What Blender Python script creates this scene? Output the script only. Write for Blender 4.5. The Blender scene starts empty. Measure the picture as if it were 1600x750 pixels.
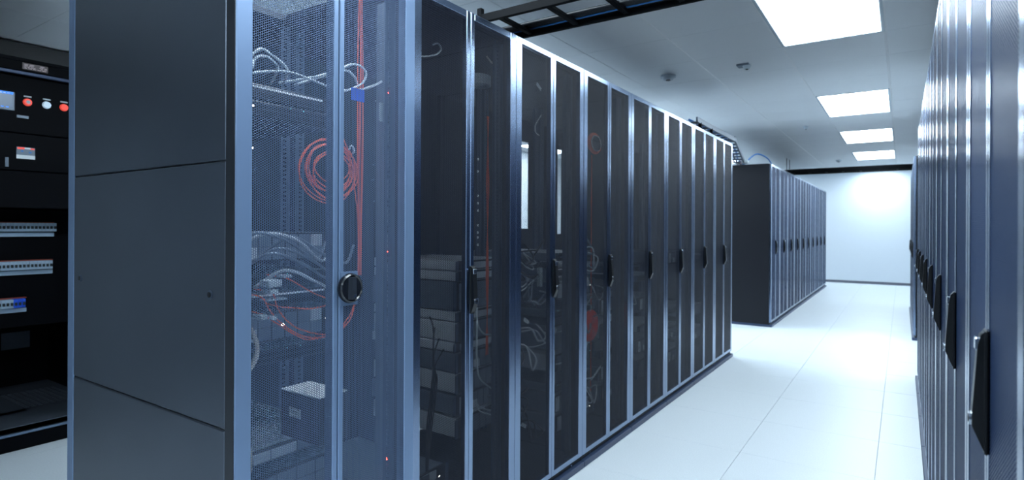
import bpy, math, random
import numpy as np
from mathutils import Matrix, Vector
PI = math.pi
C = bpy.context.scene.collection
SC = bpy.context.scene

# ------------------------------------------------------------------ camera
YAW = math.radians(33.98)
cam = bpy.data.cameras.new('camera'); cam_o = bpy.data.objects.new('camera', cam); C.objects.link(cam_o)
cam.sensor_width = 36.0; cam.lens = 905 / 1600 * 36
cam.shift_y = -18.8 / 1600
cam.clip_start = 0.02
cam_o.matrix_world = Matrix.Translation((0, 0, 1.174)) @ Matrix.Rotation(YAW, 4, 'Z') @ Matrix.Rotation(PI / 2, 4, 'X') @ Matrix.Rotation(0.0046, 4, 'Z')
cam.dof.use_dof = True; cam.dof.focus_distance = 1.68; cam.dof.aperture_fstop = 4.5
SC.camera = cam_o
# ------------------------------------------------------------------ world, light level, colour
w = bpy.data.worlds.new('world'); SC.world = w; w.use_nodes = True
w.node_tree.nodes['Background'].inputs[0].default_value = (.5, .7, 1, 1)
w.node_tree.nodes['Background'].inputs[1].default_value = 0.02
LAMP_STRENGTH = 20.5          # luminance of the ceiling diffusers
LAMP_COLOR = (0.755, 0.897, 1.0)
SC.view_settings.view_transform = 'Standard'; SC.view_settings.look = 'None'
SC.view_settings.exposure = 0.0; SC.view_settings.gamma = 1.0
try: SC.view_settings.use_curve_mapping = False
except Exception: pass
try:
    SC.cycles.use_denoising = True
    SC.cycles.max_bounces = 8; SC.cycles.diffuse_bounces = 4; SC.cycles.glossy_bounces = 4
    SC.cycles.caustics_reflective = False; SC.cycles.caustics_refractive = False
    SC.cycles.sample_clamp_indirect = 4.0
except Exception: pass

# ------------------------------------------------------------------ materials
def mat(name, col, rough=.5, metal=0.0, emit=None, estr=0, noise=None, bump=None, spec=None, coat=0):
    m = bpy.data.materials.new(name); m.use_nodes = True
    nt = m.node_tree; b = nt.nodes['Principled BSDF']
    b.inputs['Base Color'].default_value = (*col, 1); b.inputs['Roughness'].default_value = rough
    b.inputs['Metallic'].default_value = metal
    if spec is not None: b.inputs['Specular IOR Level'].default_value = spec
    if coat: b.inputs['Coat Weight'].default_value = coat
    if emit:
        b.inputs['Emission Color'].default_value = (*emit, 1); b.inputs['Emission Strength'].default_value = estr
    tc = None
    if noise or bump:
        tc = nt.nodes.new('ShaderNodeTexCoord')
    if noise:                                   # (scale, amount): faint mottling of the colour and the gloss
        n = nt.nodes.new('ShaderNodeTexNoise'); n.inputs['Scale'].default_value = noise[0]; n.inputs['Detail'].default_value = 6
        nt.links.new(tc.outputs['Object'], n.inputs['Vector'])
        r = nt.nodes.new('ShaderNodeMapRange'); r.inputs[1].default_value = .3; r.inputs[2].default_value = .7
        r.inputs[3].default_value = 1 - noise[1]; r.inputs[4].default_value = 1 + noise[1]
        nt.links.new(n.outputs['Fac'], r.inputs[0])
        x = nt.nodes.new('ShaderNodeVectorMath'); x.operation = 'SCALE'; x.inputs[0].default_value = col
        nt.links.new(r.outputs[0], x.inputs['Scale']); nt.links.new(x.outputs[0], b.inputs['Base Color'])
    if bump:
        n2 = nt.nodes.new('ShaderNodeTexNoise'); n2.inputs['Scale'].default_value = bump[0]; n2.inputs['Detail'].default_value = 3
        nt.links.new(tc.outputs['Object'], n2.inputs['Vector'])
        bp = nt.nodes.new('ShaderNodeBump'); bp.inputs['Strength'].default_value = bump[1]; bp.inputs['Distance'].default_value = .001
        nt.links.new(n2.outputs['Fac'], bp.inputs['Height']); nt.links.new(bp.outputs[0], b.inputs['Normal'])
    return m
M = dict(
    frame=mat('satin_steel_frame', (.23, .295, .42), .22, 1.0, bump=(900, .12)),
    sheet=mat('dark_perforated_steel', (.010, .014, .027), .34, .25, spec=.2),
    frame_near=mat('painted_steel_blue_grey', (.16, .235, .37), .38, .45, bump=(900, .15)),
    sheet_sheen=mat('perforated_steel_blue_sheen', (.022, .040, .092), .31, .6, spec=.2),  # same steel as the dark sheet, with blue reflected sheen put into its colour
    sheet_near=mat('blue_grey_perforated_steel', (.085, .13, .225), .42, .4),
    carcass=mat('black_steel', (.012, .015, .022), .45, .2),
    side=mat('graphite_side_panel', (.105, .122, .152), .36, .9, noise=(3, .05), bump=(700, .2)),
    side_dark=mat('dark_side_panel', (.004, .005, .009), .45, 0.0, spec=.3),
    plinth=mat('plinth_blue_grey', (.035, .055, .11), .4, .3),
    handle=mat('black_plastic', (.004, .005, .007), .35, spec=.35),
    grip=mat('satin_black_plastic', (.02, .025, .035), .3),
    knob=mat('glossy_black_plastic', (.008, .010, .015), .18),
    chrome=mat('chrome', (.75, .8, .85), .15, 1),
    rail=mat('zinc_rail', (.09, .12, .17), .4, .6),
    floor=mat('white_laminate_tile', (.745, .80, .84), .38, noise=(160, .045), spec=.4),
    joint=mat('floor_joint', (.36, .43, .50), .7),
    ceil=mat('ceiling_metal_tile', (.94, .96, .98), .36, .0, noise=(2, .02)),
    cjoint=mat('ceiling_grid', (.96, .97, .98), .5),
    wall=mat('white_wall_paint', (.63, .69, .75), .5, bump=(200, .1)),
    base=mat('baseboard_grey', (.10, .11, .14), .5),
    lamp=mat('lamp_diffuser', (.8, .8, .8), .5, emit=LAMP_COLOR, estr=LAMP_STRENGTH),
    lampframe=mat('lamp_frame', (.55, .62, .68), .4),
    orange=mat('orange_cable', (.92, .15, .05), .45),
    white=mat('white_cable', (.72, .80, .84), .45),
    grey=mat('grey_cable', (.48, .53, .58), .5),
    black=mat('black_cable', (.010, .012, .016), .45),
    blue=mat('blue_cable', (.03, .18, .50), .45),
    beige=mat('beige_cable', (.55, .50, .42), .5),
    bluetag=mat('blue_label', (.015, .11, .75), .5),
    paper=mat('white_paper', (.82, .86, .88), .6),
    clear=mat('pale_plastic', (.45, .52, .55), .35),
    chassis=mat('equipment_grey', (.17, .21, .26), .4, .4),
    chassis_light=mat('equipment_zinc', (.62, .68, .74), .4, .3),
    bezel=mat('equipment_black', (.018, .021, .028), .4),
    port=mat('port_black', (.004, .005, .007), .5),
    beigepanel=mat('beige_cover', (.42, .40, .36), .5),
    led_red=mat('red_led', (.5, .02, .02), .4, emit=(1, .07, .04), estr=14),
    glow_white=mat('white_glow', (.6, .6, .5), .4, emit=(1, .93, .80), estr=7),
    led_green=mat('green_led', (.1, .5, .3), .4, emit=(.3, .8, 1), estr=1.5),
    red=mat('red_button', (.75, .05, .03), .4, emit=(1, .10, .07), estr=.55),
    redmat=mat('red_cable', (.95, .07, .03), .5),
    whitebtn=mat('white_button', (.6, .72, .8), .4, emit=(.6, .8, 1), estr=.35),
    screen=mat('screen', (.05, .08, .12), .2, emit=(.16, .24, .36), estr=.45),
    screenblue=mat('screen_blue', (.01, .1, .5), .3, emit=(.02, .25, 1), estr=.9),
    ups=mat('ups_black', (.0025, .003, .0045), .55, spec=.06),
    upsplate=mat('ups_plate', (.07, .085, .11), .5, .3),
    brk=mat('breaker_grey', (.42, .55, .68), .5),
    brkdark=mat('breaker_toggle', (.02, .03, .04), .5),
    dkred=mat('red_strip', (.45, .08, .05), .5),
    trayblk=mat('tray_black', (.0025, .003, .004), .6, 0.0, spec=.05),
    traygrey=mat('tray_grey', (.10, .125, .16), .4, .5),
    band=mat('dim_wall_brown_grey', (.07, .066, .065), .5),
    nameplate=mat('nameplate', (.08, .06, .06), .35, .3),
    pink=mat('nameplate_print', (.55, .42, .42), .5),
)

# ------------------------------------------------------------------ mesh helpers
class MB:
    def __init__(s): s.v = []; s.f = []; s.m = []; s.mats = []
    def mi(s, m):
        if m not in s.mats: s.mats.append(m)
        return s.mats.index(m)
    def add(s, vs, fs, m):
        o = len(s.v); k = s.mi(m); s.v += [tuple(v) for v in vs]
        for f in fs: s.f.append(tuple(i + o for i in f)); s.m.append(k)
        return s
    def box(s, x0, x1, y0, y1, z0, z1, m, T=None):
        vs = [(x, y, z) for x in (x0, x1) for y in (y0, y1) for z in (z0, z1)]
        if T is not None: vs = [T @ Vector(v) for v in vs]
        return s.add(vs, [(0, 1, 3, 2), (4, 6, 7, 5), (0, 4, 5, 1), (2, 3, 7, 6), (0, 2, 6, 4), (1, 5, 7, 3)], m)
    def cbox(s, x0, x1, y0, y1, z0, z1, m, b=.002, T=None):
        """box with chamfered edges"""
        X = (x0, x1); Y = (y0, y1); Z = (z0, z1); vs = []; ix = {}
        for i in (0, 1):
            for j in (0, 1):
                for k in (0, 1):
                    si, sj, sk = 1 - 2 * i, 1 - 2 * j, 1 - 2 * k
                    for a in range(3):
                        p = [X[i] + (si * b if a != 0 else 0), Y[j] + (sj * b if a != 1 else 0), Z[k] + (sk * b if a != 2 else 0)]
                        ix[i, j, k, a] = len(vs); vs.append(p)
        fs = []
        for i in (0, 1): fs.append([ix[i, j, k, 0] for j, k in ((0, 0), (0, 1), (1, 1), (1, 0))][::(1 if i == 0 else -1)])
        for j in (0, 1): fs.append([ix[i, j, k, 1] for i, k in ((0, 0), (1, 0), (1, 1), (0, 1))][::(1 if j == 0 else -1)])
        for k in (0, 1): fs.append([ix[i, j, k, 2] for i, j in ((0, 0), (0, 1), (1, 1), (1, 0))][::(1 if k == 0 else -1)])
        for i in (0, 1):
            for j in (0, 1): fs.append([ix[i, j, 0, 0], ix[i, j, 1, 0], ix[i, j, 1, 1], ix[i, j, 0, 1]][::(1 if i != j else -1)])
        for i in (0, 1):
            for k in (0, 1): fs.append([ix[i, 0, k, 0], ix[i, 0, k, 2], ix[i, 1, k, 2], ix[i, 1, k, 0]][::(1 if i != k else -1)])
        for j in (0, 1):
            for k in (0, 1): fs.append([ix[0, j, k, 1], ix[1, j, k, 1], ix[1, j, k, 2], ix[0, j, k, 2]][::(1 if j != k else -1)])
        for i in (0, 1):
            for j in (0, 1):
                for k in (0, 1): fs.append([ix[i, j, k, a] for a in range(3)][::(1 if (i + j + k) % 2 == 0 else -1)])
        if T is not None: vs = [T @ Vector(v) for v in vs]
        return s.add(vs, fs, m)
    def cyl(s, p, axis, r, l, m, n=16, r2=None):
        """cylinder from p along axis letter, length l, end radius r2"""
        r2 = r if r2 is None else r2; A = {'x': 0, 'y': 1, 'z': 2}[axis]; B = [(1, 2), (2, 0), (0, 1)][A]; vs = []
        for q, rr in ((0, r), (l, r2)):
            for i in range(n):
                a = 2 * PI * i / n; v = [0, 0, 0]; v[A] = p[A] + q; v[B[0]] = p[B[0]] + rr * math.cos(a); v[B[1]] = p[B[1]] + rr * math.sin(a); vs.append(v)
        fs = [(i, (i + 1) % n, n + (i + 1) % n, n + i) for i in range(n)]
        fs.append(tuple(range(n - 1, -1, -1))); fs.append(tuple(range(n, 2 * n)))
        return s.add(vs, fs, m)
    def tube(s, pts, r, m, n=6, smooth=6, closed=False):
        P = [Vector(p) for p in pts]
        if smooth > 1:
            Q = []; N = len(P); rng = range(N if closed else N - 1)
            for i in rng:
                if closed: a, b, c, d = P[(i - 1) % N], P[i], P[(i + 1) % N], P[(i + 2) % N]
                else: a, b, c, d = P[max(i - 1, 0)], P[i], P[i + 1], P[min(i + 2, N - 1)]
                for k in range(smooth):
                    t = k / smooth
                    Q.append(.5 * ((2 * b) + (c - a) * t + (2 * a - 5 * b + 4 * c - d) * t * t + (3 * b - a - 3 * c + d) * t ** 3))
            if not closed: Q.append(P[-1])
            P = Q
        N = len(P); vs = []; up = None
        for i in range(N):
            if closed: t = P[(i + 1) % N] - P[i - 1]
            else: t = P[min(i + 1, N - 1)] - P[max(i - 1, 0)]
            if t.length < 1e-9: t = Vector((0, 0, 1))
            t.normalize()
            if up is None: up = t.orthogonal().normalized()
            up = (up - t * up.dot(t))
            if up.length < 1e-6: up = t.orthogonal()
            up.normalize(); sd = t.cross(up)
            for k in range(n):
                a = 2 * PI * k / n; vs.append(P[i] + r * (math.cos(a) * up + math.sin(a) * sd))
        fs = []
        for i in range(N if closed else N - 1):
            j = (i + 1) % N
            for k in range(n): fs.append((i * n + k, i * n + (k + 1) % n, j * n + (k + 1) % n, j * n + k))
        if not closed: fs.append(tuple(range(n - 1, -1, -1))); fs.append(tuple((N - 1) * n + k for k in range(n)))
        return s.add(vs, fs, m)
    def mesh(s, name, shade=False):
        me = bpy.data.meshes.new(name); me.from_pydata(s.v, [], s.f)
        for m in s.mats: me.materials.append(M[m])
        me.polygons.foreach_set('material_index', s.m)
        if shade: me.polygons.foreach_set('use_smooth', [True] * len(s.f))
        me.update(); return me
    def build(s, name, parent=None, loc=None, shade=False):
        o = bpy.data.objects.new(name, s.mesh(name, shade)); C.objects.link(o)
        if parent: o.parent = parent
        if loc: o.location = loc
        return o
def tag(o, label=None, cat=None, group=None, kind=None):
    if label: o['label'] = label
    if cat: o['category'] = cat
    if group: o['group'] = group
    if kind: o['kind'] = kind
    return o
def empty(name, loc=(0, 0, 0), rz=0, label=None, cat=None, group=None):
    o = bpy.data.objects.new(name, None); C.objects.link(o); o.location = loc; o.rotation_euler = (0, 0, rz); o.empty_display_size = .05
    return tag(o, label, cat, group)
def copy_tree(o, parent=None, skip=()):
    c = o.copy(); C.objects.link(c)
    if parent: c.parent = parent
    for ch in list(o.children):
        if ch.name.split('.')[0] in skip: continue
        copy_tree(ch, c, skip)
    return c
ORD = ['first', 'second', 'third', 'fourth', 'fifth', 'sixth', 'seventh', 'eighth', 'ninth', 'tenth', 'eleventh', 'twelfth', 'thirteenth', 'fourteenth']

# ------------------------------------------------------------------ the room
ROW0 = .757; PITCH = .6; X_L = -1.30; X_R = .10; H_C = 2.43
XW0, XW1, YW0, YW1 = -5.15, 2.9, -6.5, 14.7
def struct(o, label, cat): return tag(o, label, cat, kind='structure')
fl = struct(MB().box(XW0 - .1, XW1 + .1, YW0 - .1, YW1 + .1, -.12, -.004, 'joint').build('floor'), 'pale raised access floor of square tiles with thin grey joints', 'floor')
tile_me = MB().cbox(.0009, .5991, .0009, .5991, -.02, 0, 'floor', .0009).mesh('floor_tile')
GX, GY = -.104, .2                          # floor grid lines
rest = MB()
for i in range(-9, 6):
    for j in range(-12, 25):
        x0 = GX + .6 * i; y0 = GY + .6 * j
        if x0 < XW0 - .3 or y0 > YW1: continue
        vis = (-3 <= i <= 0 and j >= 1) or (j in (8, 9, 10, 11, 12) and -4 <= i <= 0) or (-7 <= i <= -4 and -1 <= j <= 3)
        if vis:
            o = bpy.data.objects.new('floor_tile', tile_me); C.objects.link(o); o.parent = fl; o.location = (x0, y0, 0)
        else: rest.box(x0 + .0012, x0 + .5988, y0 + .0012, y0 + .5988, -.004, 0, 'floor')
r = rest.build('outer_tiles', fl); r['kind'] = 'stuff'
ce = struct(MB().box(XW0 - .1, XW1 + .1, YW0 - .1, YW1 + .1, H_C + .0012, H_C + .12, 'cjoint').build('ceiling'), 'pale metal tiled ceiling with long straight grid lines', 'ceiling')
ct_me = MB().cbox(.004, .596, .0015, .5985, 0, .02, 'ceil', .0015).mesh('ceiling_tile')
CX, CY = -.094, .15
LAMPS = [(-1, 5), (-1, 10), (-1, 14), (-1, 18), (-1, 22), (-1, 1), (-1, -3), (-3, 1), (-5, 5), (-5, 8), (-5, 11), (-5, 14), (-5, 17), (-5, 21), (-8, 9), (-8, 12), (3, 5), (3, 10), (3, 16), (2, -3)]  # unseen panels over the racks and left aisles added to brighten interiors and ceiling
lampcells = {(i, j + d) for i, j in LAMPS for d in (0, 1)}
for i in range(-2, 2):
    o = MB().cbox(CX + .6 * i - .008, CX + .6 * i + .008, -1.0, YW1 - .01, H_C - .0035, H_C + .004, 'cjoint', .003).build('grid_strip', ce)
rest = MB()
for i in range(-9, 6):
    for j in range(-12, 25):
        x0 = CX + .6 * i; y0 = CY + .6 * j
        if (i, j) in lampcells or x0 < XW0 - .3 or y0 > YW1: continue
        if (-6 <= i <= 0 and 1 <= j <= 23) or (-9 <= i <= -6 and 0 <= j <= 4):
            o = bpy.data.objects.new('ceiling_tile', ct_me); C.objects.link(o); o.parent = ce; o.location = (x0, y0, H_C)
        else: rest.box(x0 + .004, x0 + .596, y0 + .0015, y0 + .5985, H_C, H_C + .006, 'ceil')
r = rest.build('outer_tiles', ce); r['kind'] = 'stuff'
struct(MB().box(XW0 - .1, XW1 + .1, YW1, YW1 + .1, 0, H_C + .1, 'wall').build('wall_back'), 'plain white wall closing the far end of the aisle', 'wall')
struct(MB().box(XW0 - .1, XW0, YW0, YW1, 0, H_C + .1, 'wall').build('wall_left'), 'wall behind the black power cabinet', 'wall')
struct(MB().box(XW1, XW1 + .1, YW0, YW1, 0, H_C + .1, 'wall').build('wall_right'), 'wall behind the right hand rack row', 'wall')
struct(MB().box(XW0 - .1, XW1 + .1, YW0 - .1, YW0, 0, H_C + .1, 'base').build('wall_front'), 'wall behind the photographer', 'wall')
struct(MB().cbox(XW0, XW1, YW1 - .015, YW1, 0, .055, 'base', .003).build('baseboard_back'), 'thin dark skirting along the far white wall', 'baseboard')

# ------------------------------------------------------------------ ceiling lamps
lp = empty('ceiling_light', (0, 0, H_C), 0, None, 'ceiling light', 'square panel lamps let into the ceiling')
g = MB()
for a in ((.0, .022, 0, 1.2), (.578, .6, 0, 1.2), (.022, .578, 0, .02), (.022, .578, 1.18, 1.2)): g.cbox(a[0] + .002, a[1] - .002 + .002, a[2] + .001, a[3] - .001, -.004, .02, 'lampframe', .002)
g.build('lamp_frame', lp)
MB().box(.024, .576, .021, 1.179, .0, .006, 'lamp').build('diffuser', lp)
LL = ['large nearest ceiling light panel cut by the top edge of the picture', 'second ceiling light panel over the gap between the rack rows',
      'third ceiling light panel along the aisle, narrow by perspective', 'fourth ceiling light panel, smallest one in full view before the far cable tray',
      'last ceiling light panel against the far wall, behind the dark cable tray']
for k, (i, j) in enumerate(LAMPS):
    o = lp if k == 0 else copy_tree(lp)
    o.location = (CX + .6 * i, CY + .6 * j, H_C)
    o['label'] = LL[k] if k < 5 else 'ceiling light panel out of sight, of a set partly added as fill'
    if k >= 5: o['group'] = 'ceiling light panels outside the view'

# ------------------------------------------------------------------ server racks
def perf_sheet(W, H, cx=None):
    """steel sheet with staggered holes, real geometry; lies in the plane x=0, hole walls go to x=-T"""
    p = .006; R = p / math.sqrt(3); r = .0056 / 2; T = .0010; dx = 1.5 * R
    nc = int(W / dx) + 1; nr = int(H / p) + 1
    ii, jj = np.meshgrid(np.arange(nc), np.arange(nr), indexing='ij')
    cy = (ii * dx).ravel(); cz = (jj * p + (ii % 2) * p / 2).ravel(); N = len(cy)
    a = np.arange(6) * PI / 3
    V = np.zeros((N, 18, 3))
    for k, (rad, x) in enumerate(((R, 0), (r, 0), (r, -T))):
        V[:, k * 6:k * 6 + 6, 0] = x
        V[:, k * 6:k * 6 + 6, 1] = cy[:, None] + rad * np.cos(a); V[:, k * 6:k * 6 + 6, 2] = cz[:, None] + rad * np.sin(a)
    F = []
    for i in range(6):
        j = (i + 1) % 6; F.append((i, j, 6 + j, 6 + i)); F.append((6 + i, 6 + j, 12 + j, 12 + i))
    F = np.array(F); A = (np.arange(N)[:, None, None] * 18 + F[None]).reshape(-1, 4)
    me = bpy.data.meshes.new('perforated_sheet')
    me.vertices.add(N * 18); me.vertices.foreach_set('co', V.ravel())
    me.loops.add(A.size); me.loops.foreach_set('vertex_index', A.ravel().astype(np.int32))
    me.polygons.add(len(A)); me.polygons.foreach_set('loop_start', (np.arange(len(A)) * 4).astype(np.int32))
    try: me.polygons.foreach_set('loop_total', np.full(len(A), 4, np.int32))
    except Exception: pass
    me.materials.append(M['sheet']); me.update(calc_edges=True); return me
Z0, Z1 = .055, 1.957
sheet_me = perf_sheet(.250, Z1 - Z0 - .052)
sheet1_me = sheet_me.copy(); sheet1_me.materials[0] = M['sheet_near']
sheet2_me = sheet_me.copy(); sheet2_me.materials[0] = M['sheet_sheen']
def leaf_mesh(outer, inner, proud=0.0, fm='frame'):
    g = MB(); yo = .0015; x1 = proud; x0 = -.022
    g.cbox(x0, x1, yo, outer, Z0, Z1, fm, .0025)
    g.cbox(x0, x1, .2985 - inner, .2985, Z0, Z1, fm, .0025)
    g.cbox(x0, x1 - .0003, outer - .001, .2995 - inner, Z1 - .026, Z1, fm, .0025)
    g.cbox(x0, x1 - .0003, outer - .001, .2995 - inner, Z0, Z0 + .026, fm, .0025)
    return g.mesh('door')
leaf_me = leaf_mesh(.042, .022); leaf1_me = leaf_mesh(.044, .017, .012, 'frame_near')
def add_leaf(root, me, right, proud=0.0):
    d = bpy.data.objects.new('door', me); C.objects.link(d); d.parent = root
    if right: d.scale = (1, -1, 1); d.location = (0, .6, 0)
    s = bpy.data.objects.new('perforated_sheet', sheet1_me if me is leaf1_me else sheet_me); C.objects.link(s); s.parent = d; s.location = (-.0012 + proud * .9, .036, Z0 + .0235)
    return d
def rail_mesh():
    g = MB()
    g.box(-.003, 0, 0, .012, .06, 1.94, 'rail'); g.box(-.003, 0, .024, .040, .06, 1.94, 'rail'); g.box(-.04, -.003, .037, .040, .06, 1.94, 'rail')
    z = .07
    while z < 1.93: g.box(-.003, 0, .012, .024, z, z + .0064, 'rail'); z += .0159
    return g.mesh('mounting_rail')
rail_me = rail_mesh()
def lock_geo(g, p): g.cyl(p, 'x', .010, .005, 'chrome', 14); g.cyl((p[0] + .004, p[1], p[2]), 'x', .006, .0015, 'handle', 12)
def swing_handle(root):
    g = MB(); y0, y1 = .298, .327
    g.cbox(0, .005, y0, y1, .862, 1.035, 'handle', .002)
    # lever: deep in the middle, tapering towards both ends
    pr = [(.005, .866), (.0185, .900), (.0185, .915), (.0125, 1.012), (.009, 1.028), (.005, 1.032)]
    vs = [(x, y, z) for y in (y0 + .004, y1 - .003) for x, z in pr]; n = len(pr)
    fs = [tuple(range(n)), tuple(range(2 * n - 1, n - 1, -1))] + [(i, i + n, (i + 1) % n + n, (i + 1) % n) for i in range(n)]
    g.add(vs, fs, 'handle'); h = g.build('swing_handle', root)
    g = MB(); lock_geo(g, (.0165, .3125, .908)); g.build('lock_cylinder', h)
    g = MB(); g.cbox(.0085, .0150, .3025, .3225, 1.006, 1.024, 'chrome', .0015); g.build('hinge_pin', h)
    return h
def make_rack(leaf, proud=0, rails=True, handle=True, pl='plinth'):
    root = empty('server_rack')
    g = MB(); g.cbox(-.90, .012, .001, .599, 0, .030, pl, .003); g.cbox(-.90, -.012, .001, .599, .030, .048, 'carcass', .002)
    b = g.build('plinth', root)
    for y in (.10, .50): MB().cyl((-.012, y, .040), 'x', .005, .004, 'chrome', 10).build('bolt', b)
    g = MB()                                 # unseen roof, opened on the first rack to let lamp light in
    xs = -.60 if leaf is leaf1_me else -.056
    g.cbox(-.93, xs, .001, .599, 1.935, 1.962, 'carcass', .003); g.cbox(-.055, -.024, .001, .599, 1.935, 1.962, 'carcass', .003)
    g.cbox(xs, -.055, .001, .045, 1.935, 1.962, 'carcass', .003); g.cbox(xs, -.055, .555, .599, 1.935, 1.962, 'carcass', .003)
    g.build('top_panel', root)
    MB().cbox(-.90, -.024, .002, .598, .048, .058, 'carcass', .002).build('base_panel', root)
    for x in (-.052, -.93):
        for y in (.002, .573): MB().cbox(x, x + .026, y, y + .025, .05, 1.94, 'carcass', .002).build('corner_post', root)
    if rails:
        for x in (-.07, -.62):
            for y, sg in ((.052, 1), (.548, -1)):
                o = bpy.data.objects.new('mounting_rail', rail_me); C.objects.link(o); o.parent = root; o.location = (x, y, 0); o.scale = (1, -sg, 1)
    add_leaf(root, leaf, False, proud); add_leaf(root, leaf, True, proud)
    if handle: swing_handle(root)
    return root
def rear_door(root, hole=None):
    g = MB(); m = 'carcass'
    if not hole: g.cbox(-.95, -.931, .002, .598, .055, 1.957, m, .003)
    else:
        a, b, z0, z1 = hole
        g.box(-.95, -.931, .002, a, .055, 1.957, m); g.box(-.95, -.931, b, .598, .055, 1.957, m)
        g.box(-.95, -.931, a, b, .055, z0, m); g.box(-.95, -.931, a, b, z1, 1.957, m)
    MB_ = g.build('rear_door', root); return MB_
def side_panel(root, m, y, zs, locks=False, x1=-.026):
    ya, yb = (y - .0, y + .018) if y < .3 else (.582, .6)
    for i in range(len(zs) - 1):
        p = MB().cbox(-.905, x1, ya - .001, yb, zs[i] + .0013, zs[i + 1] - .0013, m, .003).build('side_panel', root)
        if locks and i == 1:
            for x in (-.09, -.853):
                g = MB(); g.cyl((x, ya - .004, 1.009), 'y', .011, .006, 'rail', 16); g.cyl((x, ya - .0055, 1.009), 'y', .007, .004, 'handle', 14)
                g.build('panel_lock', p)
proto = make_rack(leaf_me)
proto_far = copy_tree(proto, skip=('mounting_rail',))
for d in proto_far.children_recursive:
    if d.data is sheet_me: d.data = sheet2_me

# first rack: round knob, proud door, graphite side panels
r1 = make_rack(leaf1_me, .012, handle=False)
r1.location = (X_L, ROW0, 0)
tag(r1, 'nearest rack with graphite side panels and a round black knob on its mesh doors', 'server rack', 'left row of server racks')
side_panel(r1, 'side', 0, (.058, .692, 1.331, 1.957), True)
MB().cbox(-.955, -.906, -.001, .03, .03, 1.962, 'frame_near', .004).build('rear_edge_trim', r1)
MB().cbox(-.0255, .0100, -.001, .0013, .05, 1.957, 'carcass', .0004).build('door_edge_shade', r1)  # dark strip over the door's side stands in for shade on its metal
rear_door(r1)
pl_ = MB().cbox(.0125, .0150, .3045, .366, .955, 1.050, 'frame_near', .001).build('lock_plate', r1)
g = MB(); KC = (.015, .333, 1.004); n = 40
prof = [(.0, .040), (.006, .042), (.013, .040), (.016, .036), (.013, .033)]
vs = []
for x, rr in prof:
    for i in range(n): a = 2 * PI * i / n; vs.append((KC[0] + x, KC[1] + rr * math.cos(a), KC[2] + rr * math.sin(a)))
vs.append((KC[0] + .013, KC[1], KC[2])); fs = [(k * n + i, k * n + (i + 1) % n, (k + 1) * n + (i + 1) % n, (k + 1) * n + i) for k in range(len(prof) - 1) for i in range(n)]
fs += [((len(prof) - 1) * n + i, (len(prof) - 1) * n + (i + 1) % n, len(prof) * n) for i in range(n)]
g.add(vs, fs, 'knob'); kb = g.build('knob', r1)
g = MB(); vs = []
for x, hw in ((.012, .0135), (.024, .008)):
    for y, z in ((-hw, -.031), (hw, -.031), (hw * .9, .031), (-hw * .9, .031)): vs.append((KC[0] + x, KC[1] + y, KC[2] + z))
g.add(vs, [(0, 1, 5, 4), (1, 2, 6, 5), (2, 3, 7, 6), (3, 0, 4, 7), (4, 5, 6, 7)], 'grip'); g.build('grip', kb)
g = MB(); g.cyl((KC[0] + .024, KC[1] + .001, KC[2] - .021), 'x', .005, .0015, 'chrome', 12); g.build('keyhole', kb)

LEFT = [r1]
names_l = ['second rack of the left row, mesh doors with a slim black handle, beside the round knob rack']
for k in range(1, 8):
    o = proto if k == 1 else copy_tree(proto, skip=('rear_door',))
    o.location = (X_L, ROW0 + PITCH * k, 0)
    rear_door(o, {4: (.245, .385, 1.17, 1.79), 5: (.185, .275, 1.13, 1.79)}.get(k))
    tag(o, ('%s rack of the left row counted from the round knob, double mesh doors' % ORD[k]) if k < 7 else 'last rack of the near left row, at the corner of the cross aisle', 'server rack', 'left row of server racks')
    LEFT.append(o)
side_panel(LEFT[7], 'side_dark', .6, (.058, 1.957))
FAR = []
for k in range(10):
    o = copy_tree(proto_far); o.location = (X_L, 7.47 + PITCH * k, 0); rear_door(o)
    tag(o, ('%s rack of the distant left row counted from its dark end panel' % ORD[k]) if k else 'first rack of the distant left row, with the plain black end panel', 'server rack', 'distant left row of server racks'); FAR.append(o)
side_panel(FAR[0], 'side_dark', 0, (.03, 1.96), x1=-.024)
RIGHT = []
for k in range(8):
    o = copy_tree(proto_far); o.location = (X_R, ROW0 + PITCH * (k + 1), 0); o.rotation_euler = (0, 0, PI); rear_door(o)
    tag(o, ('%s rack of the right row counted from the camera, seen edge on' % ORD[k]) if k else 'closest rack of the right row, its big black handle filling the lower corner', 'server rack', 'right row of server racks'); RIGHT.append(o)
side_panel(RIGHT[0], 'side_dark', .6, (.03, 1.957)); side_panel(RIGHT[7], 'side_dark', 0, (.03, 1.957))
for k in range(5):
    o = copy_tree(proto_far); o.location = (X_R, 7.47 + PITCH * (k + 1), 0); o.rotation_euler = (0, 0, PI); rear_door(o)
    tag(o, ('%s rack of the distant right row past the cross aisle' % ORD[k]) if k else 'first rack of the distant right row, its dark edge against the far wall', 'server rack', 'distant right row of server racks')
    if k == 0: side_panel(o, 'side_dark', .6, (.03, 1.957))
for o in [x for x in [proto_far] + list(proto_far.children_recursive)]: bpy.data.objects.remove(o)

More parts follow.
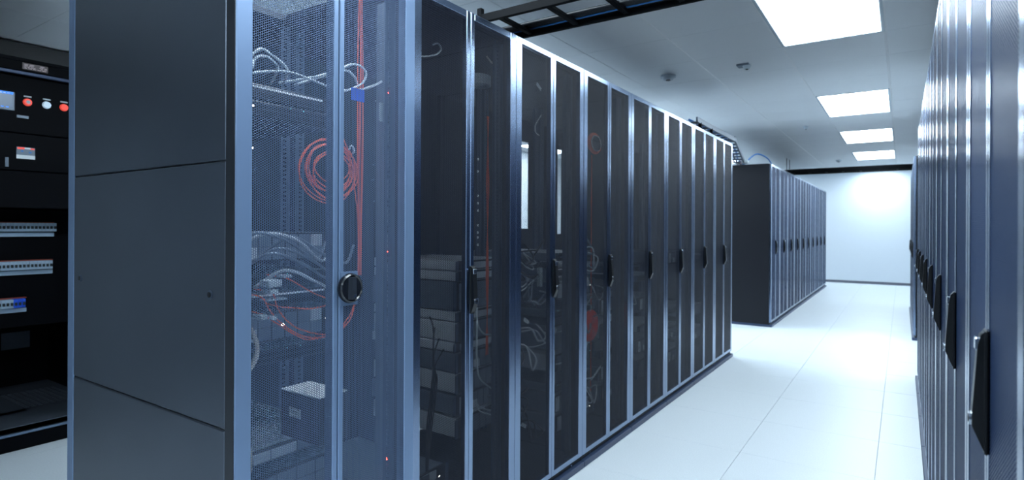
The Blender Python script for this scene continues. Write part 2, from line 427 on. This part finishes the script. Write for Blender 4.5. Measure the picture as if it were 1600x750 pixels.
# ------------------------------------------------------------------ equipment inside the racks
def equip(kind, h, seed, depth=.55, width=.445):
    """rack equipment; front face at x=0 looking to +x, width along +y, base at z=0"""
    R = random.Random(seed); root = empty({'server': 'rack_server', 'switch': 'network_switch', 'panel': 'patch_panel', 'storage': 'storage_array'}[kind])
    top = 'chassis_light' if kind in ('server',) and seed % 2 else 'chassis'
    MB().cbox(-depth, -.012, .003, width - .003, .001, h - .001, top, .002).build('chassis', root)
    g = MB(); g.cbox(-.012, 0, 0, width, .0005, h - .0005, 'bezel', .002); f = g.build('front_panel', root)
    for y in (-.018, width): MB().box(-.004, 0, y, y + .018, .002, h - .002, 'rail').build('mounting_ear', root)
    if kind == 'server':
        g = MB(); nb = 8 if h > .06 else 4; rows = 2 if h > .06 else 1
        for i in range(nb):
            for q in range(rows):
                bw = (width - .08) / nb; y = .02 + i * bw; zz = .006 + q * (h - .012) / rows
                g.cbox(0, .004, y + .002, y + bw - .002, zz, zz + (h - .014) / rows, 'chassis' if R.random() < .75 else 'chassis_light', .0012)
        g.build('drive_bays', root)
        g = MB(); g.box(0, .0012, width - .045, width - .038, h * .5, h * .5 + .004, R.choice(['led_green', 'glow_white', 'led_green'])); g.build('status_led', root)
    elif kind in ('switch', 'panel'):
        g = MB()
        for i in range(24):
            y = .02 + i * (width - .06) / 24
            for q in range(2 if kind == 'switch' else 1): g.box(.0002, .002, y, y + .012, .008 + q * .016, .019 + q * .016, 'port')
        g.build('ports', root)
        if kind == 'switch':
            g = MB()
            for i in range(0, 24, 3):
                if R.random() < .6: g.box(.0002, .0018, .024 + i * (width - .06) / 24, .027 + i * (width - .06) / 24, h - .006, h - .004, 'led_green')
            if g.v: g.build('port_leds', root)
        else:
            g = MB(); g.box(0, .0012, .02, width - .05, h - .012, h - .006, 'paper'); g.build('label_strip', root)
    elif kind == 'storage':
        g = MB()
        for i in range(12):
            for q in range(3):
                bw = (width - .03) / 12; g.cbox(0, .006, .015 + i * bw, .013 + (i + 1) * bw, .006 + q * (h - .01) / 3, .003 + (q + 1) * (h - .01) / 3, 'chassis', .0015)
        g.build('drive_bays', root)
    return root
PRO = {('server', 1): equip('server', .044, 1), ('server', 2): equip('server', .088, 2), ('switch', 1): equip('switch', .044, 3), ('panel', 1): equip('panel', .044, 4),
       ('storage', 3): equip('storage', .132, 5), ('server', 3): equip('server', .088, 7)}
HU = {('server', 1): .046, ('server', 2): .090, ('switch', 1): .046, ('panel', 1): .046, ('storage', 3): .134, ('server', 3): .090}
KN = {('server', 1): 'slim rack server', ('server', 2): 'double height server', ('switch', 1): 'network switch with two rows of ports', ('panel', 1): 'patch panel with a white label strip',
      ('storage', 3): 'tall storage unit of many drive bays', ('server', 3): 'double height server in bright metal'}
CATS = {'server': 'server', 'switch': 'network switch', 'panel': 'patch panel', 'storage': 'storage unit'}
RN = ['the round knob rack'] + ['the %s left rack' % ORD[k] for k in range(1, 8)]
STACKS = {
    0: (-.27, [(.09, 'server', 2), (.20, 'server', 1), (.30, 'storage', 3), (.47, 'server', 1), (.76, 'switch', 1), (.83, 'server', 2), (.935, 'panel', 1), (.99, 'switch', 1), (1.07, 'server', 2), (1.50, 'switch', 1), (1.553, 'panel', 1)]),
    1: (-.30, [(.09, 'server', 2)]),
    2: (-.36, [(.22, 'server', 3), (.32, 'server', 2), (.42, 'server', 3), (.515, 'server', 2), (.607, 'server', 1), (.655, 'server', 3), (.747, 'server', 1), (.795, 'storage', 3), (.931, 'server', 1), (.979, 'server', 1)]),
    3: (-.20, [(.10, 'server', 2), (.20, 'server', 2), (.31, 'switch', 1), (.42, 'server', 3), (.53, 'storage', 3), (.70, 'switch', 1), (.80, 'server', 2), (.92, 'panel', 1), (1.0, 'switch', 1)]),
    4: (-.22, [(.12, 'server', 2), (.24, 'server', 2), (.38, 'switch', 1), (.5, 'server', 3), (.65, 'server', 2), (.78, 'panel', 1), (.9, 'switch', 1)]),
    5: (-.22, [(.12, 'storage', 3), (.3, 'server', 2), (.45, 'server', 1), (.6, 'server', 2), (.8, 'switch', 1)]),
    6: (-.22, [(.12, 'server', 2), (.3, 'server', 2), (.5, 'switch', 1), (.9, 'server', 2)]),
    7: (-.22, [(.2, 'server', 2), (.4, 'server', 2), (.9, 'switch', 1)]),
}
used = set()
for k, (dx, items) in STACKS.items():
    n = len(items)
    for q, (z, a, b) in enumerate(items):
        P = PRO[a, b]
        if (a, b) in used: o = copy_tree(P)
        else: o = P; used.add((a, b))
        o.location = (X_L + dx - (.012 if q % 3 == 1 else 0), ROW0 + PITCH * k + .0775, z)
        pos = n - 1 - q
        tag(o, '%s, %s from the top in %s' % (KN[a, b], ORD[pos], RN[k]), CATS[a], 'equipment in %s' % RN[k])

def thing(name, g, label, cat, group=None, shade=True): return tag(g.build(name, shade=shade), label, cat, group)
def cable(pts, x, r, m, label, cat='cable', group=None, name='cable', wob=0):
    P = []
    for i, p in enumerate(pts):
        P.append((x + wob * math.sin(i * 1.7), p[0], p[1]) if len(p) == 2 else p)
    return thing(name, MB().tube(P, r, m, 6), label, cat, group)
rnd = random.Random(4)
# -- round knob rack
for i, p in enumerate([[(-1.5, .80, 1.50), (-1.40, .856, 1.577), (-1.40, .866, 1.616), (-1.40, .890, 1.640), (-1.40, .914, 1.638), (-1.40, .970, 1.608), (-1.46, 1.0, 1.58)],
        [(-1.5, .80, 1.48), (-1.40, .856, 1.569), (-1.40, .875, 1.611), (-1.40, .903, 1.625), (-1.40, .927, 1.619), (-1.42, .956, 1.607), (-1.49, .98, 1.58)],
        [(-1.48, .83, 1.55), (-1.42, .87, 1.573), (-1.41, .92, 1.590), (-1.40, .98, 1.600), (-1.40, 1.05, 1.594), (-1.40, 1.108, 1.586), (-1.40, 1.162, 1.577)],
        [(-1.48, 1.0, 1.585), (-1.41, 1.081, 1.613), (-1.40, 1.15, 1.648), (-1.40, 1.194, 1.672), (-1.40, 1.232, 1.675), (-1.40, 1.253, 1.657), (-1.40, 1.237, 1.624), (-1.40, 1.187, 1.594), (-1.41, 1.15, 1.583)],
        [(-1.48, 1.05, 1.59), (-1.41, 1.127, 1.629), (-1.40, 1.174, 1.649), (-1.40, 1.206, 1.637), (-1.41, 1.224, 1.621)],
        [(-1.40, 1.20, 1.597), (-1.40, 1.229, 1.602), (-1.40, 1.276, 1.622), (-1.40, 1.317, 1.645), (-1.40, 1.337, 1.664)]]):
    cable(p, 0, .0036, 'white', ['outer white cable arch at the top left of the round knob rack', 'inner white cable arch at the top left of the round knob rack', 'long white cable sloping behind the left door near the top', 'outer white loop behind the right door above the blue tag',
          'inner white loop behind the right door above the blue tag', 'white cable end curling up right of the blue tag'][i], 'cable', 'white cables at the top of the round knob rack')
thing('cable_tag', MB().cbox(-1.385, -1.382, 1.179, 1.231, 1.560, 1.598, 'bluetag', .001), 'square blue tag hanging on the white cables', 'tag', shade=False)
g = MB(); g.cbox(-1.395, -1.392, 1.30, 1.335, 1.515, 1.575, 'clear', .001); thing('cable_tag', g, 'pale translucent tag beside the right edge of the round knob rack', 'tag', shade=False)
g = MB()
for i in range(5):
    y = 1.273 + (i - 2) * .0042; P = [(-1.45 + .004 * (i % 2), y + .003 * math.sin(z * 7 + i), z) for z in np.linspace(2.0 - .05, 1.02, 10)]
    g.tube(P, .0024, 'orange', 5)
thing('cable_bundle', g, 'vertical bundle of orange fibre cables behind the right mesh door', 'cable bundle')
for i in range(9):                                           # the coil: a loose stack of unequal loops
    cy, cz = 1.160 + rnd.uniform(-.012, .004), 1.350 + rnd.uniform(-.010, .010); ry = .106 - .0055 * i + rnd.uniform(-.004, .004); rz = .098 - .006 * i + rnd.uniform(-.003, .003)
    P = [(-1.45 + .004 * (i % 4), cy + ry * math.cos(t) + .004 * math.sin(3 * t + i), cz + rz * math.sin(t)) for t in np.linspace(0, 2 * PI, 16, endpoint=False)]
    if i == 0: coil = empty('cable_coil', (0, 0, 0), 0, 'coiled orange fibre cable hanging behind both mesh doors', 'cable coil')
    MB().tube(P, .0021, 'orange', 5, 5, True).build('cable_loop', coil, shade=True)
MB().tube([(-1.455, 1.232, 1.42), (-1.43, 1.222, 1.43), (-1.43, 1.232, 1.415), (-1.45, 1.243, 1.41)], .003, 'white', 5).build('white_tie', coil)
cable([(1.20, 1.50), (1.207, 1.46), (1.222, 1.43), (1.25, 1.39), (1.256, 1.30), (1.268, 1.22), (1.272, 1.10)], -1.455, .002, 'orange', 'single orange cable leaving the coil down along the vertical bundle')
OC = [[(.98, 1.033), (1.01, 1.02), (1.052, .995), (1.097, .972), (1.143, .956)],
      [(.944, .994), (.96, .954), (.984, .919), (1.021, .889), (1.074, .866), (1.131, .854), (1.179, .871), (1.216, .905), (1.231, .944), (1.242, 1.003)],
      [(.916, .984), (.94, .947), (.97, .912), (1.031, .867), (1.097, .848), (1.167, .853), (1.216, .885), (1.236, .933)],
      [(.921, .937), (.97, .903), (1.031, .862), (1.074, .846), (1.143, .849), (1.204, .873)],
      [(.98, .951), (1.031, .942), (1.074, .935), (1.131, .938)]]
for i, p in enumerate(OC):
    cable([(-1.49, p[0][0] - .01, p[0][1] + .006)] + [(-1.42 - .004 * i, a, b) for a, b in p], 0, .0021, 'orange',
          ['short orange cable sloping right from the upper white plug', 'orange cable in a deep loop from the white plug up to the knob', 'lowest hanging orange cable loop behind the left door',
           'orange cable starting under the grey plug and joining the low loops', 'nearly level orange cable in the middle of the left door'][i], 'cable', 'orange patch cables in the round knob rack')
for i, (y, z, wy, h, m, lab) in enumerate([(.945, 1.020, .042, .020, 'white', 'large white plug with orange cables behind the left door'), (.943, .998, .026, .012, 'white', 'small white plug just under the large one'),
        (.953, .976, .060, .005, 'clear', 'thin pale strip under the white plugs'), (.913, .932, .022, .013, 'clear', 'pale grey plug low on the left side'), (.944, .926, .016, .010, 'white', 'tiny white plug beside the pale grey one'),
        (.985, 1.037, .026, .008, 'grey', 'grey plug at the head of the sloping orange cable')]):
    g = MB(); g.cbox(-1.45, -1.41, y - wy / 2, y + wy / 2, z - h / 2, z + h / 2, m, .002); thing('cable_plug', g, lab, 'plug', 'plugs in the round knob rack', False)
for p, lab in (([(.85, .93), (.872, .898), (.884, .863), (.881, .83), (.86, .80)], 'thick grey hose bulging at the left edge of the round knob rack'), ([(.85, .62), (.862, .60), (.868, .56), (.86, .53)], 'short grey hose low at the left edge of the round knob rack')):
    cable(p, -1.40, .007, 'beige', lab)
cable([(1.391, .96), (1.379, .907), (1.37, .855), (1.376, .801), (1.385, .761)], -1.42, .003, 'grey', 'pale cable hanging right of the knob near the door edge')
for i in range(6):
    y = .85 + .022 * i; z = .98 + .14 * rnd.random()
    cable([(-1.50, y, z), (-1.43, y + .05, z + .05), (-1.41, y + .14, z + .04 * rnd.random()), (-1.43, y + .24, z - .03), (-1.50, y + .33, z + .02)], 0, .0045, ['chassis', 'grey', 'chassis'][i % 3],
          '%s of six dark grey cables tangled level with the door knob, counted from the left' % ORD[i], 'cable', 'dark cables around the middle of the round knob rack')
# box with the white sheet, small shelf unit
bx = empty('equipment_box', (-1.51, 1.03, 0), 0, 'black box with white top and white label low in the round knob rack', 'equipment box')
MB().cbox(0, .176, 0, .10, .565, .698, 'bezel', .002).build('housing', bx); MB().cbox(.001, .175, .001, .099, .698, .7015, 'paper', .0005).build('top_sheet', bx)
MB().cbox(.045, .095, -.002, 0, .628, .655, 'paper', .0008).build('label', bx)
# power strip with red indicators
ps = empty('power_strip', (-1.375, 1.318, 0), 0, 'vertical power strip with red indicator lights inside the right door', 'power strip')
MB().cbox(-.05, -.012, 0, .02, .10, 1.90, 'chassis', .002).build('housing', ps)
for z in (1.606, 1.092, .422): MB().cyl((-.012, .010, z), 'x', .0065, .004, 'led_red', 12).build('indicator_light', ps)
for i, z in enumerate(np.arange(.16, 1.9, .09)): MB().box(-.0122, -.0112, .003, .017, z, z + .03, 'port').build('outlet', ps)
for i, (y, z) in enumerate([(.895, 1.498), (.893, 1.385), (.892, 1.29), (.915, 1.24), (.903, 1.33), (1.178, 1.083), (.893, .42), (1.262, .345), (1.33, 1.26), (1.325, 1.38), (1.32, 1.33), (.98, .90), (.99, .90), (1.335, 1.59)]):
    g = MB(); g.cyl((-1.445, y, z), 'x', .0035, .006, 'glow_white' if i in (0, 1, 5, 6, 7, 12) else 'chrome', 8); thing('cage_nut', g, '%s small bright point, %.1f metres above the floor, in the round knob rack' % (['upper left', 'white', 'left', 'middle left', 'pale', 'middle', 'low left', 'low middle', 'right', 'upper right', 'mid right', 'centre', 'second centre', 'top right'][i], z), 'fastener', 'cage nuts in the round knob rack', False)  # some nuts glow; their bright glints are put in as emission

# -- second left rack
cable([(1.55, 1.794), (1.584, 1.802), (1.637, 1.822), (1.666, 1.849), (1.648, 1.866), (1.619, 1.854)], -1.45, .003, 'white', 'white cable hook high in the second left rack')
g = MB()
for i in range(4): g.tube([(-1.5, 2.03 + .003 * i + .004 * math.sin(q * 1.3 + i), z) for q, z in enumerate(np.linspace(1.66, .62, 14))], .0024, 'orange', 5)
thing('cable_bundle', g, 'orange cable bundle running down inside the right door of the second rack', 'cable bundle')
for i, p in enumerate([[(1.871, .85), (1.875, .784), (1.914, .739), (1.968, .726)], [(1.871, .798), (1.871, .641), (1.892, .559), (1.968, .502)], [(1.863, .474), (1.892, .44), (1.968, .408)], [(1.863, .464), (1.892, .425), (1.968, .390)]]):
    cable(p, -1.43, .0038, 'clear', ['upper grey cable drooping just under the slim handle of the second rack', 'long grey cable drooping below the slim handle', 'upper of two short grey cables near the floor', 'lower of two short grey cables near the floor'][i], 'cable', 'grey cables in the second left rack')
cc = empty('cable_coil', (0, 0, 0), 0, 'small grey cable coil high in the right half of the second rack', 'cable coil')
for i in range(6): MB().tube([(-1.52 + .05 * math.cos(t), 1.99 + .055 * math.sin(t), 1.79 + .007 * i) for t in np.linspace(0, 2 * PI, 12, endpoint=False)], .0035, 'grey', 5, 4, True).build('cable_loop', cc)
g = MB(); g.cbox(-1.50, -1.497, 2.065, 2.11, 1.0, 1.90, 'clear', .001); thing('rail_bracket', g, 'tall pale bracket at the right of the second rack', 'bracket', shade=False)
cable([(1.93, 1.885), (1.954, 1.870), (2.0, 1.862), (2.04, 1.872), (2.05, 1.90)], -1.43, .0035, 'beige', 'beige cable loop over the tall pale bracket')
for i in range(9):
    z = [1.45, 1.40, 1.30, 1.27, 1.24, 1.18, 1.15, 1.13, 1.10][i]
    g = MB(); g.cbox(-1.44, -1.435, 1.879, 1.887, z, z + .009, 'white', .001); thing('port_marker', g, '%s white marker from the top of the dotted column in the second rack' % ORD[i], 'marker', 'white markers in the second left rack', False)
for i in range(4):
    cable([(-1.64, 1.82 + .03 * i, .80 - .05 * i), (-1.60, 1.80, .74 - .05 * i), (-1.58, 1.77 + .01 * i, .55), (-1.60, 1.76 + .01 * i, .35), (-1.62, 1.78, .12)], 0, .0032, 'black', '%s of four black cables hanging before the stacked units in the second rack' % ORD[i], 'cable', 'black cables in the second left rack')
# -- cable tangles in the third and fourth racks and lighter ones behind
made = {}
def tangle(k, n, z0, z1, mats, seed, where):
    R = random.Random(seed); y0 = ROW0 + PITCH * k
    for i in range(n):
        a = y0 + R.uniform(.06, .34); z = R.uniform(z0, z1); L = R.uniform(.08, .22); sag = R.uniform(-.12, .03); mm = R.choice(mats)
        o = cable([(-1.49, a, z), (-1.42, a + .02, z + .01), (-1.40 - R.random() * .03, a + L * .5, z + sag), (-1.42, a + L, z + sag * .6 + R.uniform(-.05, .05)), (-1.49, a + L + .02, z + R.uniform(-.05, .05))], 0, R.uniform(.0025, .005), mm,
              'cable', 'cable', '%s cables in the tangle behind the %s' % (mm if mm != 'chassis' else 'dark', where))
        made.setdefault((where, mm), []).append((z, {'chassis': 'dark grey'}.get(mm, mm), o))
tangle(2, 26, .25, 1.12, ['grey', 'chassis', 'black', 'grey', 'black'], 1, 'left door of the third rack')
tangle(3, 16, .25, 1.10, ['grey', 'white', 'chassis', 'grey'], 2, 'left door of the fourth rack')
tangle(4, 6, .3, 1.0, ['grey', 'chassis'], 3, 'left door of the fifth rack')
for (where, mm), L in made.items():
    for q, (z, nm, o) in enumerate(sorted(L, key=lambda t: -t[0])): o['label'] = '%s %s cable from the top in the tangle of the %s' % (ORD[q], nm, where.split('of the ')[1])
for y, z, m_, nm in ((2.30, 1.842, 'white', 'white plug with an orange tip high in the third rack'), (2.18, .285, 'white', 'white label low at the left edge of the third rack'), (2.20, .755, 'white', 'crumpled white tag at the left edge of the third rack')):
    g = MB(); T = Matrix.Translation((-1.42, y, z)) @ Matrix.Rotation(-.5, 4, 'X'); g.cbox(0, .004, 0, .045, 0, .016, m_, .001, T); thing('cable_tag', g, nm, 'tag', shade=False)
g = MB(); T = Matrix.Translation((-1.42, 2.315, .90)); g.cbox(0, .02, 0, .022, 0, .09, 'clear', .002, T); thing('cable_plug', g, 'upright pale plug in the middle of the third rack', 'plug', shade=False)
cable([(2.40, 1.72), (2.37, 1.69), (2.345, 1.66), (2.35, 1.63), (2.38, 1.62)], -1.45, .003, 'grey', 'thin grey cable bend high in the third rack')
cc = empty('cable_coil', (0, 0, 0), 0, 'thin orange cable ring high in the fourth rack', 'cable coil')
for i in range(4): MB().tube([(-1.45 + .004 * i, 2.985 + (.085 - .008 * i) * math.cos(t), 1.655 + (.058 - .005 * i) * math.sin(t)) for t in np.linspace(0, 2 * PI, 12, endpoint=False)], .0022, 'orange' if i < 3 else 'grey', 5, 4, True).build('cable_loop', cc)
cc = empty('cable_coil', (0, 0, 0), 0, 'dense red cable coil at mid height in the fourth rack', 'cable coil')
for i in range(14):
    rr = .084 - .0048 * i; q = .8 if i else 1
    MB().tube([(-1.42 + .003 * (i % 3), 2.88 + rr * math.cos(t) * 1.1, .640 + rr * math.sin(t)) for t in np.linspace(0, 2 * PI, 12, endpoint=False)], .0032, 'redmat', 5, 4, True).build('cable_loop', cc)
g = MB()
for i in range(2): g.tube([(-1.50, 3.05 + .004 * i, z) for z in np.linspace(1.60, .2, 8)], .002, 'orange', 5)
thing('cable_bundle', g, 'thin orange cable pair running down the fourth rack', 'cable bundle')
for p, lab in (([(3.17, 1.87), (3.20, 1.875), (3.24, 1.872), (3.21, 1.85), (3.20, 1.82)], 'white cable hook high in the fifth rack'), ([(3.90, 1.885), (3.85, 1.855), (3.86, 1.835), (3.92, 1.832)], 'white cable hook high in the sixth rack'), ([(3.66, 1.74), (3.60, 1.70), (3.62, 1.66), (3.68, 1.65)], 'small white cable hook lower in the fifth rack')):
    cable(p, -1.38, .004, 'white', lab)

# ------------------------------------------------------------------ black power cabinet behind the first aisle
UX = -3.83; UY0, UY1 = .35, 1.55
up = empty('power_cabinet', (UX, 0, 0), 0, 'black open power cabinet with screen, push buttons and rows of breakers', 'power cabinet')
g = MB(); g.cbox(-1.08, 0, UY0, UY0 + .03, .06, 2.055, 'ups', .003); g.cbox(-1.08, 0, UY1 - .03, UY1, .06, 2.055, 'ups', .003); g.cbox(-1.08, -1.05, UY0, UY1, .06, 2.055, 'ups', .003); g.cbox(-1.08, 0, UY0, UY1, 2.035, 2.055, 'ups', .003)
g.build('housing', up)
MB().cbox(-1.06, .004, UY0, UY1, 0, .075, 'ups', .003).build('plinth', up)
MB().cbox(-.02, .008, UY0, UY1, .078, .094, 'frame', .003).build('sill', up)
MB().cbox(-.02, .003, UY0 + .03, UY1 - .03, 1.985, 2.036, 'ups', .003).build('header', up)
MB().cbox(-.01, .010, UY0, UY1, 1.966, 1.983, 'plinth', .003).build('header_trim', up)
np_ = MB().cbox(.003, .006, 1.080, 1.190, 1.995, 2.030, 'nameplate', .001).build('nameplate', up)
R = random.Random(3); g = MB()
for q in range(4):
    y = 1.088
    while y < 1.178:
        l = R.uniform(.008, .022)
        if not (1.128 < y < 1.142): g.box(.006, .0065, y, min(y + l, 1.185), 2.001 + q * .0065, 2.004 + q * .0065, 'pink')
        y += l + .005
g.build('printed_lines', np_)
cp = MB().cbox(-.05, -.03, UY0 + .03, UY1 - .03, 1.664, 1.962, 'ups', .003).build('control_panel', up)
MB().cbox(-.05, -.03, UY0 + .03, UY1 - .03, 1.466, 1.660, 'ups', .003).build('cover_panel', up)
MB().cbox(-.05, -.03, UY0 + .03, UY1 - .03, 1.268, 1.462, 'ups', .003).build('cover_panel', up)
MB().cbox(-.34, -.32, UY0 + .03, UY1 - .03, .60, 1.264, 'ups', .003).build('breaker_back_plate', up)
MB().cbox(-1.045, -1.035, UY0 + .03, UY1 - .03, .118, .66, 'ups', .002).build('lower_plate', up)
sc_ = MB().cbox(-.03, -.022, .90, 1.058, 1.775, 1.873, 'chassis', .003).build('display', up)
g = MB(); g.box(-.022, -.0212, .91, 1.047, 1.785, 1.858, 'screen'); g.box(-.0218, -.0208, .91, 1.050, 1.858, 1.870, 'screenblue')
for q in range(7): g.box(-.0208, -.0203, .93 + q * .016, .94 + q * .016, 1.861, 1.865, 'white')
for q in range(6): g.box(-.0208, -.0203, .92 + q * .020, .932 + q * .020, 1.788, 1.793, 'screenblue')
g.build('screen', sc_)
for y, m_, mt in ((1.112, 'red', 'clear'), (1.195, 'whitebtn', 'blue'), (1.273, 'red', 'clear')):
    g = MB(); g.cyl((-.03, y, 1.830), 'x', .020, .012, m_, 20, .017)
    if y == 1.112: g.cyl((-.018, y, 1.830), 'x', .009, .003, 'clear', 14)
    b = g.build('push_button', up); MB().cbox(-.03, -.027, y - .017, y + .017, 1.856, 1.864, 'clear', .001).build('button_label', b)
MB().cbox(-.03, -.026, 1.066, 1.117, 1.742, 1.757, 'chassis', .001).build('small_label', up)
st = MB().cbox(-.03, -.027, 1.066, 1.145, 1.528, 1.590, 'chassis', .001).build('sticker', up)
g = MB(); g.box(-.027, -.0266, 1.066, 1.145, 1.528, 1.548, 'paper'); g.box(-.027, -.0266, 1.070, 1.10, 1.578, 1.588, 'red'); g.box(-.027, -.0266, 1.10, 1.125, 1.580, 1.588, 'paper'); g.box(-.027, -.0266, 1.125, 1.142, 1.579, 1.586, 'red')
g.box(-.027, -.0266, 1.085, 1.095, 1.564, 1.572, 'blue'); g.box(-.027, -.0266, 1.118, 1.130, 1.560, 1.567, 'blue'); g.build('sticker_print', st)
MB().cbox(-.03, -.027, 1.02, 1.035, 1.48, 1.53, 'chassis', .001).build('small_label', up)
MB().cbox(-1.035, -1.032, 1.27, 1.42, .36, .47, 'upsplate', .001).build('rating_plate', up)
for (z, yend) in ((1.112, 1.318), (.896, 1.312), (.686, 1.19)):
    MB().cbox(-.32, -.30, UY0 + .05, yend, z, z + .024, 'brk', .002).build('mounting_bar', up)
    y = .98
    while y + .0175 < yend + .001:
        m_ = 'bluetag' if (z < .7 and y > 1.105) else 'brk'
        b = MB().cbox(-.32, -.262, y, y + .0170, z + .030, z + .078, m_, .001).build('breaker', up)
        MB().cbox(-.262, -.250, y + .004, y + .0132, z + .044, z + .060, 'brkdark', .001).build('toggle', b)
        y += .0178
    MB().cbox(-.32, -.30, .98, yend, z + .0785, z + .083, 'dkred', .001).build('marker_strip', up)
# vented inner floor
g = MB(); zz = .12; xa, xb = -1.04, -.02
def vented(g, x0, x1, y0, y1, nx, ny, m, z):
    hx = (x1 - x0) / nx; hy = (y1 - y0) / ny
    for i in range(nx + 1): g.box(x0 + i * hx - hx * .2, x0 + i * hx + hx * .2, y0 - .002, y1 + .002, z - .004, z, m)
    for j in range(ny + 1): g.box(x0, x1, y0 + j * hy - hy * .2, y0 + j * hy + hy * .2, z - .0042, z - .0002, m)
g.box(xa, -.86, UY0 + .03, UY1 - .03, zz - .004, zz, 'upsplate'); g.box(-.30, xb, UY0 + .03, UY1 - .03, zz - .004, zz, 'upsplate')
for (a, b) in ((.72, 1.06), (1.20, 1.48)): vented(g, -.80, -.36, a, b, 14, 9, 'upsplate', zz)
for (a, b) in ((UY0 + .03, .72), (1.06, 1.20), (1.48, UY1 - .03)): g.box(-.86, -.30, a, b, zz - .004, zz, 'upsplate')
g.box(-.86, -.80, .72, 1.48, zz - .004, zz, 'upsplate'); g.box(-.36, -.30, .72, 1.48, zz - .004, zz, 'upsplate')
g.build('vented_base', up)

dk = MB().cbox(XW0 + .001, -4.98, -1.5, 3.2, 2.14, 2.42, 'band', .004).build('wall_band')  # added band in place of the dim wall strip above the cabinet
tag(dk, 'added brown grey duct along the wall above the black power cabinet', 'band')

# ------------------------------------------------------------------ cable trays
def ladder(name, P0, P1, width, side, z, hr, wr, m, n, label):
    """straight ladder between two points; rungs at even steps"""
    P0 = Vector(P0); P1 = Vector(P1); d = (P1 - P0); L = d.length; d.normalize(); s = Vector((-d.y, d.x, 0)).normalized() * side; u = d.cross(s).normalized()
    if u.z < 0: u = -u
    T = Matrix((( d.x, s.x, u.x, P0.x), (d.y, s.y, u.y, P0.y), (d.z, s.z, u.z, P0.z), (0, 0, 0, 1)))
    root = empty(name, (0, 0, 0), 0, label, 'cable tray')
    for y in (0, width): MB().cbox(0, L, y - wr / 2, y + wr / 2, 0, hr, m, .002, T).build('side_rail', root)
    for i in range(n):
        x = (i + .5) * L / n; MB().cbox(x - .013, x + .013, wr / 2, width - wr / 2, .004, .020, m, .002, T).build('rung', root)
    return root
t1 = ladder('cable_tray', (-1.575, 2.05, 2.08), (1.305, 2.05, 2.08), .27, 1, 0, .036, .02, 'trayblk', 12, 'black overhead cable ladder crossing the aisle near the camera')
for x in (-1.555, .35):
    for y in (2.05, 2.32):
        MB().cbox(x - .012, x + .012, y - .012, y + .012, 1.962, 2.145, 'trayblk', .002).build('support_post', t1)
for i in range(5):
    m_ = 'blue' if i == 0 else ('black' if i % 2 else 'grey'); y = 2.297 - .014 * i; ph = i * .9
    P = [(x, y + .003 * math.sin(x * 3 + ph), 2.1085 + (0 if i == 0 else .004)) for x in np.arange(-1.6, 1.3, .12)]
    cable(P, 0, .0075 if i else .0045, {'grey': 'black'}.get(m_, m_), 'bright blue cable lying in the overhead ladder' if i == 0 else 'black cable in the overhead ladder, %s from the blue one' % ORD[max(i - 1, 0)], 'cable', 'cables in the overhead ladder' if i else None)
t2 = ladder('cable_tray', (-1.45, 4.95, 2.08), (-1.45, 6.28, 2.08), .28, 1, 0, .045, .018, 'traygrey', 8, 'grey cable ladder above the far end of the left row')
for y in (5.05, 5.40):
    for x in (-1.45, -1.73): MB().cbox(x - .012, x + .012, y - .012, y + .012, 1.962, 2.09, 'trayblk', .002).build('support_post', t2)
ladder('cable_tray', (-1.45, 6.28, 2.095), (-1.64, 7.62, 1.985), .28, 1, 0, .045, .018, 'traygrey', 8, 'sloping grey cable ladder bridging the cross aisle to the distant row')
for i in range(3):
    cable([(-1.53 - .05 * i, 5.0, 2.115), (-1.53 - .05 * i, 6.2, 2.117), (-1.60 - .05 * i, 7.0, 2.07), (-1.72 - .03 * i, 7.70, 2.035), (-1.72 - .05 * i, 8.6, 1.985)], 0, .01, ['blue', 'black', 'grey'][i], '%s cable running over the ladder to the distant row' % ['blue', 'black', 'grey'][i])
g = MB(); g.cbox(-1.66, -1.58, 7.52, 7.60, 1.985, 2.03, 'white', .008); g.cbox(-1.665, -1.657, 7.53, 7.59, 1.99, 2.02, 'red', .002)
thing('junction_box', g, 'small white and red connector on top of the distant row corner', 'junction box', shade=False)
cable([(-1.60, 7.56, 2.01), (-1.50, 7.62, 2.10), (-1.40, 7.75, 2.06), (-1.36, 7.9, 1.97)], 0, .008, 'blue', 'blue cable arching over the corner of the distant row')
t3 = ladder('cable_tray', (-2.0, 11.2, 2.15), (1.6, 11.2, 2.15), .30, 1, 0, .075, .02, 'trayblk', 14, 'dark cable ladder crossing high in front of the far wall')
for x in (-1.7, .9):
    for y in (11.2, 11.5): MB().cyl((x, y, 2.2), 'z', .006, .24, 'trayblk', 8).build('hanger_rod', t3)

# ------------------------------------------------------------------ small things on the ceiling
def detector(x, y, label, r=.05, m='paper'):
    root = empty('smoke_detector', (x, y, H_C), 0, label, 'smoke detector')
    MB().cyl((0, 0, -.014), 'z', r, .014, 'lampframe', 24).build('base', root)
    g = MB(); g.cyl((0, 0, -.034), 'z', r * .62, .02, 'lampframe', 24, r * .85); g.cyl((0, 0, -.040), 'z', r * .3, .006, 'bezel', 14); g.build('sensor_head', root)
    return root
detector(-1.60, 4.66, 'round white detector on the ceiling above the left racks', .062)
detector(-.98, 7.86, 'small detector between the second and third ceiling lights', .03)
detector(-.96, 12.0, 'small distant detector beside the fourth ceiling light')
ca = empty('ceiling_camera', (-1.00, 4.65, H_C), 0, 'small pale dome camera on a square plate, left of the nearest ceiling light', 'camera')
MB().cbox(-.055, .035, -.04, .04, -.016, 0, 'chassis', .003).build('mounting_plate', ca)
g = MB(); g.cyl((.015, -.005, -.040), 'z', .018, .024, 'lampframe', 20, .032); g.cyl((.015, -.005, -.045), 'z', .010, .005, 'bezel', 14); g.build('dome', ca)
